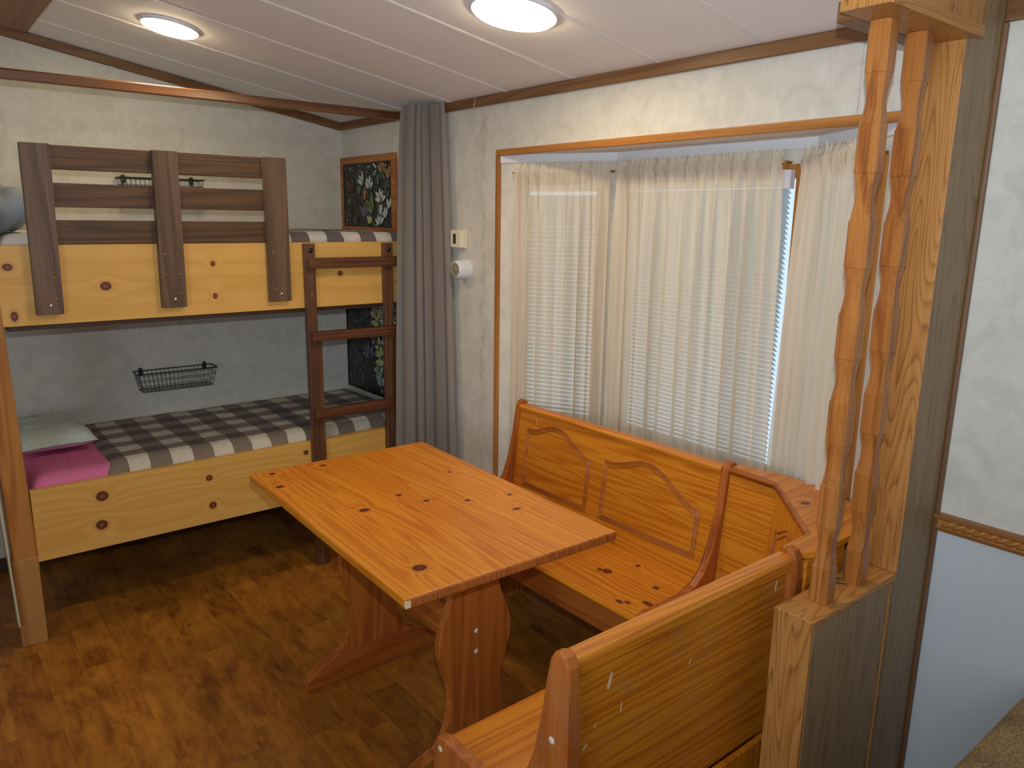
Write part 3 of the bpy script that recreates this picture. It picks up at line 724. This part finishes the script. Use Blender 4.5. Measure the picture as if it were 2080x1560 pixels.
FL1 = [(.42, .68, 1, .06, 3, 2.2), (.55, .62, 1, .055, 4, 1.6), (.78, .42, 1, .06, 5, 1.7), (.80, .36, 1, .05, 1, 4.4), (.33, .52, 3, .055, 2, 1.4), (.45, .43, 5, .06, 1, 1.3), (.60, .22, 3, .10, 2, 1.9), (.82, .85, 6, .06, 4, 1.5), (.74, .66, 4, .055, 1, 1.5), (.95, .75, 6, .07, 2, 1.8), (.55, .05, 7, .045, 3, 1.5), (.75, .05, 1, .055, 4, 1.5), (.88, .16, 1, .05, 3, 1.9), (.95, .3, 1, .05, 2, 1.6), (.14, .58, 8, .06, 4, 1.6), (.1, .14, 11, .06, 4, 1.5), (.45, .16, 9, .07, 3, 1.7)]
FL2 = [(.62, .84, 7, .06, 5, 1.6), (.78, .86, 1, .065, 5, 1.5), (.9, .72, 2, .06, 5, 1.8), (.82, .62, 1, .07, 4, 1.7), (.7, .46, 7, .07, 5, 1.9), (.84, .5, 4, .07, 3, 2.4), (.9, .33, 1, .08, 4, 1.5), (.76, .3, 4, .07, 2, 1.5), (.88, .1, 2, .08, 4, 1.6), (.64, .2, 2, .06, 3, 1.7), (.45, .4, 9, .06, 5, 1.6), (.3, .6, 11, .05, 4, 1.6), (.25, .3, 11, .05, 4, 1.6), (.4, .8, 11, .05, 4, 1.6), (.55, .6, 6, .05, 4, 1.6)]
glass_panel('floral stained glass panel in a wooden frame above the upper bunk', 3.432, 3.952, 1.572, 1.90, True, 11, FL1)
glass_panel('larger floral stained glass panel with black border behind the ladder in the lower bunk', 3.40, 3.970, .665, 1.19, False, 12, FL2+[(a+.04, b-.09, c, d, e, f_) for a, b, c, d, e, f_ in FL2[:10]], fs=1.3)

# thermostat, round detector, hook
t_ = thing('thermostat', 'small square ivory thermostat on the wall right of the grey curtain', 'thermostat', (XW, 2.84, 1.535))
part('base_plate', nbox(XW-.012, XW-.0005, 2.802, 2.883, 1.494, 1.576, .002), M_ivory, t_)
part('cover', nbox(XW-.036, XW-.0125, 2.805, 2.88, 1.497, 1.573, .003), M_ivory, t_)
part('display', nbox(XW-.0372, XW-.0355, 2.838, 2.858, 1.513, 1.557, .0005), M_display, t_)
t_ = thing('wall_sensor', 'round white knob-like wall light with grey lens below the thermostat', 'wall light', (XW, 2.80, 1.40))
bm = bmesh.new(); lathe(bm, [(.047, 0), (.047, .012), (.043, .028), (.041, .05), (.036, .060), (.030, .062)], (XW-.0005, 2.805, 1.402), (-1, 0, 0), 40); part('housing', bm, M_white, t_, True)
bm = bmesh.new(); lathe(bm, [(.031, .061), (.022, .0585), (.012, .060), (.006, .064), (0, .065)], (XW-.0005, 2.805, 1.402), (-1, 0, 0), 32); part('lens', bm, M_dome, t_, True)
bm = bmesh.new(); tube(bm, [(XW-.018, 2.72, 2.118), (XW-.02, 2.72, 2.10), (XW-.02, 2.724, 2.078), (XW-.022, 2.722, 2.070), (XW-.025, 2.716, 2.072), (XW-.025, 2.714, 2.085)], .0022, 8)
o = part('ceiling_hook', bm, plain('clear_hook_plastic', (170, 160, 140), .2), None, True); o['label'] = 'tiny clear hook on the ceiling trim right of the grey curtain'; o['category'] = 'hook'

# ------------------------------------------------------------------ dining table
TC = Vector((1.203, 1.96, 0)); TA = math.radians(-1.7)
tb = thing('dining_table', 'rectangular orange pine trestle table with a worn front corner', 'table', TC)
RT = Matrix.Translation(TC) @ Matrix.Rotation(TA, 4, 'Z')
def tw(x, y, z): return RT @ Vector((x, y, z))
from math import cos, sin
TK = [(640-0, 0)]
# knots placed where the photograph shows them: world points on z = .75
TKN = [(.935, 2.47, .011, .01), (1.115, 2.45, .012, .009), (.905, 2.33, .014, .011), (1.03, 1.98, .016, .013), (1.225, 1.935, .011, .008), (1.18, 2.03, .011, .008), (1.33, 1.86, .01, .009), (1.47, 1.82, .009, .008), (1.41, 1.71, .012, .01), (.955, 1.545, .02, .017), (1.44, 2.12, .008, .007), (.80, 2.23, .01, .01)]
M_endgrain = wood('table_end_grain', (170, 100, 44), (140, 76, 30), (84, 38, 14), 'z', rough=.5, ring=60, oak=True)
M_table = nook('table_top_pine', 'y', [(x, y, .75, ra, rl) for x, y, ra, rl in TKN], boards=(0, .098, .03), ring=24)
bm = bmesh.new(); box(bm, -.348, .348, -.55, .55, .722, .75, .008, seg=3, mat=RT)
bm.normal_update()
for fc in bm.faces:
    if abs(fc.normal.y) > .6: fc.material_index = 1
part('table_top', bm, [M_table, M_endgrain], tb)
def nookd(name, axis, ring=12, **k): return wood(name, (178, 102, 40), (154, 80, 28), (98, 44, 14), axis, rough=.4, ring=ring, coat=.08, **k)
M_ntr = nookd('trestle_pine', 'z', ring=16, boards=(0, .1, .01))
M_nfoot = nookd('trestle_foot_pine', 'x', 10)
M_apron = nookd('apron_pine', 'y', 14)
def trestle(yl, screws):
    half = [(.066, .705), (.064, .66), (.066, .60), (.082, .55), (.108, .50), (.121, .45), (.119, .40), (.104, .35), (.084, .30), (.078, .25), (.086, .19), (.108, .14), (.128, .108), (.15, .10)]
    pts = [(x, z) for x, z in half]+[(-x, z) for x, z in half[::-1]]
    pts = [(x*1.05, z) for x, z in pts]
    bm = bmesh.new(); prism(bm, pts, yl-.014, yl+.014, lambda p, q, a: tw(p, a, q), .004)
    lg = part('leg_board', bm, M_ntr, tb)
    ft = [(.272, .0), (.272, .022), (.25, .05), (.215, .075), (.17, .09), (.15, .104), (-.15, .104), (-.17, .09), (-.215, .075), (-.25, .05), (-.272, .022), (-.272, 0)]
    bm = bmesh.new(); prism(bm, ft, yl-.022, yl+.022, lambda p, q, a: tw(p, a, q), .004); part('foot', bm, M_nfoot, tb)
    bm = bmesh.new(); box(bm, -.28, .28, yl-.02, yl+.02, .69, .722, .004, mat=RT); part('top_cleat', bm, M_nfoot, tb)
    for z in screws:
        bm = bmesh.new(); lathe(bm, [(0, .0015), (.007, .001), (.008, -.003), (0, -.003)], tw(.0, yl-.0145, z), (0, -1, 0), 14); part('screw_cap', bm, M_scr, lg, True, 'white screw cap')
trestle(-.325, (.452, .386)); trestle(.325, ())
bm = bmesh.new(); box(bm, -.013, .013, -.311, .311, .35, .47, .004, mat=RT); part('stretcher', bm, M_apron, tb)
bm = bmesh.new(); prism(bm, [(-.3483, -.5505), (-.334, -.5508), (-.3483, -.544)], .727, .745, lambda p, q, a: tw(p, q, a)); part('worn_corner', bm, M_paint, tb, label='chipped pale corner')

# ------------------------------------------------------------------ corner bench set
KA = [(2.0, 1.93, .655, .012, .018), (1.99, 1.965, .58, .014, .028), (2.0, 1.42, .70, .01, .012),
      (1.76, 1.645, .462, .015, .018), (1.75, 1.67, .462, .008, .01), (1.875, 1.61, .462, .009, .009), (1.80, 1.465, .462, .010, .012), (1.70, 1.405, .462, .010, .028), (1.655, 1.455, .462, .008, .012), (1.64, 1.475, .462, .009, .014)]
M_seatA = nook('bench_pine_y', 'y', KA, boards=(2, .12, .05), ring=22)
M_seatA2 = nook('bench_seat_pine_y', 'y', KA, boards=(0, .12, .02), ring=22)
KBk = [(1.41, .845, .735, .008, .012), (1.09, .845, .53, .012, .028), (1.02, .87, .45, .01, .02)]
M_backB = nook('bench_pine_x', 'x', KBk, boards=(2, .13, .07), ring=26, wear=True)
M_seatB = nook('bench_seat_pine_x', 'x', (), boards=(1, .12, .02), ring=24)
M_endp = nookd('bench_end_pine', 'z', 12)
M_endpw = nookd('bench_end_pine_worn', 'z', 12, wear=True)
M_groove = nookd('carved_groove_pine', 'y', 8)
M_diag = nook('corner_diagonal_pine', 'z', (), ring=22)
ENDP = [(.03, 0), (.005, .30), (0, .44), (.004, .462), (.015, .478), (.035, .485), (.12, .482), (.2, .484), (.262, .496), (.305, .53), (.33, .58), (.35, .65), (.37, .74), (.382, .82), (.388, .862), (.397, .878), (.411, .884), (.427, .878), (.437, .86), (.44, .80), (.442, .6), (.448, .3), (.45, 0)]
def bench(label, Lb, W, end_m, seat_m, back_m, apron_m, carved, group):
    """W(u, v, z) -> world; u along the length, v from front to back"""
    base = W(Lb/2, .22, 0)
    t_ = thing('corner_bench', label, 'bench', base)
    for k_, u0 in enumerate((0, Lb-.028)):
        bm = bmesh.new(); prism(bm, ENDP, u0, u0+.028, lambda p, q, a: W(a, p, q), .006)
        e_ = part('end_panel', bm, end_m[k_], t_)
        if k_ == 0:
            for (v0, z0) in ((.03, .455), (.398, .70)):
                bm = bmesh.new(); lathe(bm, [(0, .0015), (.007, .001), (.0085, -.003), (0, -.003)], W(-.0005, v0, z0), W(-1, 0, 0)-W(0, 0, 0), 14); part('screw_cap', bm, M_scr, e_, True, 'white screw cap')
    bm = bmesh.new(); prism(bm, [(.012, .442), (.008, .452), (.014, .462), (.37, .462), (.37, .442)], .028, Lb-.028, lambda p, q, a: W(a, p, q)); part('seat', bm, seat_m, t_)
    bm = bmesh.new(); prism(bm, [(.03, .345), (.03, .4415), (.05, .4415), (.05, .345)], .028, Lb-.028, lambda p, q, a: W(a, p, q)); part('apron', bm, apron_m, t_)
    bm = bmesh.new(); prism(bm, [(.352, .463), (.394, .852), (.414, .852), (.40, .40), (.374, .40)], .028, Lb-.028, lambda p, q, a: W(a, p, q)); part('backrest', bm, back_m, t_)
    bm = bmesh.new(); prism(bm, [(.384, .848), (.382, .858), (.39, .867), (.405, .868), (.424, .866), (.430, .857), (.428, .832), (.414, .828), (.412, .848)], .028, Lb-.028, lambda p, q, a: W(a, p, q)); part('top_rail', bm, back_m, t_)
    return t_
def face_pt(W, u, z, off=.001):
    tt = (z-.463)/(.852-.463); return W(u, .352+.042*tt-off, z)
def carve(parent, W, u0, u1, z0, zl, zr, zm, m):
    """arched panel: left shoulder height zl, peak zm, right shoulder zr"""
    for ins, rd in ((0, .0032), (.007, .0020), (.014, .0028)):
        a, b_ = u0+ins, u1-ins; pts = [(a, z0+ins), (a, zl-ins)]
        n = 26
        for i in range(n+1):
            s_ = i/n; base_ = zl+(zr-zl)*s_
            hump = (zm-max(zl, zr))*math.sin(math.pi*min(1, s_*1.0))**2*1.0
            wob = -.012*math.sin(2*math.pi*s_*1.0)*0
            pts.append((a+.02*0+(b_-a)*s_, base_+hump-ins+wob))
        pts += [(b_, zr-ins), (b_, z0+ins)]
        bm = bmesh.new(); tube(bm, [face_pt(W, u_, z_, .0008) for u_, z_ in pts], rd, 6, closed=True)
        part('carved_moulding', bm, m, parent, True)
WA = lambda u_, v_, z: Vector((1.588+v_, 2.412-u_, z))
LA = 1.068
bA = bench('long pine bench under the bay window with two arched carved panels in its back', LA, WA, (M_endp, M_endp), M_seatA2, M_seatA, M_apron, True, None)
for (u0, u1, zl, zr, zm) in ((.085, .46, .775, .735, .835), (.535, .975, .755, .695, .825)):
    carve(bA, WA, u0, u1, .535, zl, zr, zm, M_groove)
bm = bmesh.new(); tube(bm, [face_pt(WA, u_, z_, .0002) for u_, z_ in ((.115, .822), (.135, .824), (.137, .80))], .0008, 5); part('scratch', bm, M_paint, bA, label='pale scratch in the varnish')
WB = lambda u_, v_, z: Vector((.828+u_, 1.291-v_, z))
LB = .752
bB = bench('short pine bench in the foreground turned back-on, scuffed back and rounded posts', LB, WB, (M_endpw, M_endp), M_seatB, M_backB, M_backB, False, None)
# lower rear panel of the foreground bench, and its chips
part('rear_panel', nbox(.856, 1.55, .868, .882, .06, .405, .002), nook('bench_rear_panel_pine', 'z', (), boards=(0, .12, 0), ring=14), bB)
for (x, z, w_, h_, tl_) in ((.962, .775, .004, .019, .25), (1.515, .80, .003, .014, .2), (.877, .73, .0018, .003, 0), (.873, .715, .002, .0025, 0), (1.0, .70, .0015, .012, .1), (.905, .655, .003, .008, .9), (.93, .69, .0012, .006, .2), (1.21, .72, .001, .008, .5)):
    bm = bmesh.new(); pts = [(w_*math.cos(a)*1.0, h_*math.sin(a)) for a in [2*math.pi*i/10 for i in range(10)]]
    vface = 1.291-(.400+(.414-.400)*(z-.40)/.452)
    prism(bm, pts, -.0006, .0004, lambda p, q, a: (x+p*math.cos(tl_)+q*math.sin(tl_), vface+a, z+q*math.cos(tl_)-p*math.sin(tl_))); part('chip', bm, M_paint, bB, label='pale chip in the varnish')
# corner unit
cu = thing('corner_cabinet', 'pine corner seat and box with triangular top joining the two benches', 'corner seat', (1.8, 1.1, 0))
bm = bmesh.new(); prism(bm, [(1.60, 1.343), (1.96, 1.343), (1.96, 1.16), (1.72, .93), (1.583, .93), (1.583, 1.28)], .442, .4615, lambda p, q, a: (p, q, a)); part('seat', bm, M_seatA2, cu)
bm = bmesh.new(); prism(bm, [(.352+1.588, .463), (.394+1.588, .85), (.414+1.588, .85), (.394+1.588, .463)], 1.343, 1.155, lambda p, q, a: (p, a, q)); part('side_back', bm, M_seatA, cu)
bm = bmesh.new(); prism(bm, [(1.291-.352, .463), (1.291-.394, .85), (1.291-.414, .85), (1.291-.394, .463)], 1.581, 1.725, lambda p, q, a: (a, p, q)); part('rear_back', bm, M_backB, cu)
A0 = Vector((1.972, 1.166, 0)); B0 = Vector((1.716, .907, 0)); A1 = Vector((1.935, 1.195, 0)); B1 = Vector((1.70, .955, 0))
bm = bmesh.new(); vs = [bm.verts.new(p) for p in (A1+Vector((0, 0, .4625)), B1+Vector((0, 0, .4625)), B0+Vector((0, 0, .85)), A0+Vector((0, 0, .85)))]
bm.faces.new(vs); o2 = Vector((.014, -.014, 0)); vs2 = [bm.verts.new(v_.co+o2) for v_ in vs]; bm.faces.new(vs2[::-1])
for i in range(4): bm.faces.new((vs[i], vs[(i+1) % 4], vs2[(i+1) % 4], vs2[i]))
dg = part('diagonal_panel', bm, M_diag, cu)
for ins, rd in ((0, .003), (.014, .0024)):
    pts = []
    def dp(s_, z):
        tt = (z-.4625)/(.85-.4625); lo = A1+(B1-A1)*s_; hi = A0+(B0-A0)*s_; q = lo*(1-tt)+hi*tt
        return Vector((q.x-.0012, q.y+.0012, z))
    s0, s1 = .18+ins*3, .82-ins*3; pts = [dp(s0, .52+ins), dp(s0, .745-ins)]
    for i in range(18): s_ = i/17; pts.append(dp(s0+(s1-s0)*s_, .745-ins+.045*math.sin(math.pi*s_)**2))
    pts += [dp(s1, .52+ins)]
    bm = bmesh.new(); tube(bm, pts, rd, 6, closed=True); part('carved_moulding', bm, M_groove, dg, True)
TOP = [(2.035, 1.343), (1.992, 1.343), (1.974, 1.172), (1.712, .912), (1.581, .908), (1.581, .862), (1.62, .842), (1.93, .842), (1.975, .92), (2.045, 1.06), (2.05, 1.2)]
bm = bmesh.new(); prism(bm, TOP, .852, .87, lambda p, q, a: (p, q, a), .003); part('top', bm, nook('corner_top_pine', 'x', [(1.885, 1.03, .87, .012, .014)], ring=14), cu)
bm = bmesh.new(); tube(bm, [(1.981, 1.343, .86), (1.968, 1.17, .86), (1.965, 1.166, .86), (1.71, .915, .86), (1.70, .908, .86), (1.582, .902, .86)], .011, 8); part('edge_moulding', bm, M_groove, cu, True)
part('rear_panel', nbox(1.585, 1.76, .846, .858, .05, .851, .001), M_backB, cu)
bm = bmesh.new(); prism(bm, [(1.96, 1.34), (1.975, 1.34), (1.975, 1.2), (1.96, 1.2)], .05, .44, lambda p, q, a: (p, q, a)); part('support_panel', bm, M_endp, cu)
bm = bmesh.new(); tube(bm, [(1.66+.0, .80, .803), (1.655, .815, .803), (1.642, .81, .803), (1.635, .79, .8035), (1.648, .778, .803)], .0012, 6)
o = part('cord_loop', bm, M_black, None, True); o['label'] = 'thin dark cord loop lying on the half wall top between the spindles'; o['category'] = 'cord'

# ------------------------------------------------------------------ half wall, column, header, spindles
PX0, PX1, PY0, PY1, PZ = 1.428, 1.80, .733, .824, .80
hw = thing('half_wall', 'low oak faced half wall in the right foreground below the spindles', 'half wall', (1.6, .78, 0))
bm = bmesh.new(); box(bm, PX0, PX1, PY0+.004, PY1-.001, 0, PZ-.012); part('core', bm, M_oakgrey, hw)
part('end_face', nbox(PX0-.006, PX0+.002, PY0, PY1, 0, PZ-.001, .001), M_oakz, hw)
part('cap', nbox(PX0-.004, PX1, PY0-.001, PY1, PZ-.014, PZ, .0015), M_oakx, hw)
part('front_panel', nbox(PX0+.002, PX1-.03, PY0-.001, PY0+.006, 0, PZ-.016, .001), M_oakgrey, hw)
part('joint_strip', nbox(PX1-.030, PX1-.026, PY0-.004, PY0+.004, 0, PZ-.016, .001), M_trimlightz, hw)
cl = thing('wood_column', 'tall oak column from floor to ceiling beside the right wall', 'column', (1.9, .78, 0))
part('shaft', nbox(PX1+.006, XW-.001, PY0+.003, PY1, 0, ZC), M_oakgrey, cl)
part('side_face', nbox(PX1, PX1+.0055, PY0+.001, PY1, PZ+.0005, 2.16, .001), M_oakz, cl)
part('corner_strip', nbox(XW-.018, XW-.002, PY0-.006, PY0+.0025, 0, ZC-.052, .002), M_trimz, cl)
hd = thing('header_box', 'boxed oak header hanging from the ceiling above the spindles', 'header', (1.6, .76, 2.0))
part('box', nbox(1.413, 1.806, .708, .803, 2.008, 2.21, .002), M_oakz, hd)
part('front_lip', nbox(1.411, 1.806, .703, .7075, 2.006, 2.03, .001), M_oakx, hd)
part('back_lip', nbox(1.488, 1.80, .8035, .851, 2.008, 2.048, .003), M_trimx, hd)
def spindle(label, x, y, rot):
    t_ = thing('spindle', label, 'spindle', (x, y, PZ))
    bm = bmesh.new(); rings = []
    def ring(z, hw_, ch):
        pts = []
        c = hw_*ch
        for sx, sy, o_ in ((1, 1, 0), (-1, 1, 1), (-1, -1, 0), (1, -1, 1)):
            a = (sx*hw_, sy*(hw_-c)); b_ = (sx*(hw_-c), sy*hw_)
            pts += [a, b_] if o_ == 0 else [b_, a]
        R_ = Matrix.Rotation(rot, 3, 'Z')
        return [bm.verts.new(Vector((x, y, z))+R_@Vector((p, q, 0))) for p, q in pts]
    z = PZ+.0005; pitch = .0935; ze = 2.0075; H_ = .0215
    segs = [PZ+.0005]; s0 = 1.914
    br = [1.914-pitch*i for i in range(12)]   # boundaries; between 0-1 scalloped, 1-2 straight ...
    prof = [(ze, H_, .28)]
    for i in range(0, 11):
        zt, zb_ = br[i], br[i+1]
        if i % 2 == 0:
            prof.append((zt, H_, .28)); prof.append((zt-.0008, H_-.0012, .30))
            for k_ in range(1, 12):
                s_ = k_/12; prof.append((zt-pitch*s_, H_-.0012-.0040*math.sin(math.pi*s_)**1.3, .30+.10*math.sin(math.pi*s_)))
            prof.append((zb_+.0008, H_-.0012, .30))
            prof.append((zb_, H_, .28)); 
            if i == 10: pass
        else:
            prof.append((zt-.0006, H_+.0004, .3)); prof.append((zb_+.0006, H_+.0004, .3))
    prof = [p for p in prof if p[0] > PZ+.01]+[(PZ+.0005, H_, .28)]
    for p in prof: rings.append(ring(*p))
    for a, b_ in zip(rings, rings[1:]):
        for k_ in range(8): bm.faces.new((a[k_], a[(k_+1) % 8], b_[(k_+1) % 8], b_[k_]))
    bm.faces.new(rings[0]); bm.faces.new(rings[-1][::-1])
    part('shaft', bm, M_spin, t_)
spindle('left varnished oak spindle with scalloped notches on the half wall', 1.533, .777, 0)
spindle('right varnished oak spindle with scalloped notches, closest to the column', 1.683, .777, 0)

# ------------------------------------------------------------------ sofa corner (foreground right)
sf = thing('sofa', 'tan speckled fabric sofa arm at the bottom right by the wall', 'sofa', (1.55, -.5, 0))
def soft(bm, x0, x1, y0, y1, z0, z1, rr): box(bm, x0, x1, y0, y1, z0, z1, rr, seg=6)
bm = bmesh.new(); soft(bm, 1.10, 1.95, .22, .47, .06, .60, .07); part('arm', bm, M_sofa, sf, True)
bm = bmesh.new(); soft(bm, 1.08, 1.95, -1.45, .215, .06, .42, .05); part('seat', bm, M_sofa, sf, True)
bm = bmesh.new(); soft(bm, 1.72, 1.97, -1.45, .215, .42, .70, .06); part('back', bm, M_sofa, sf, True)
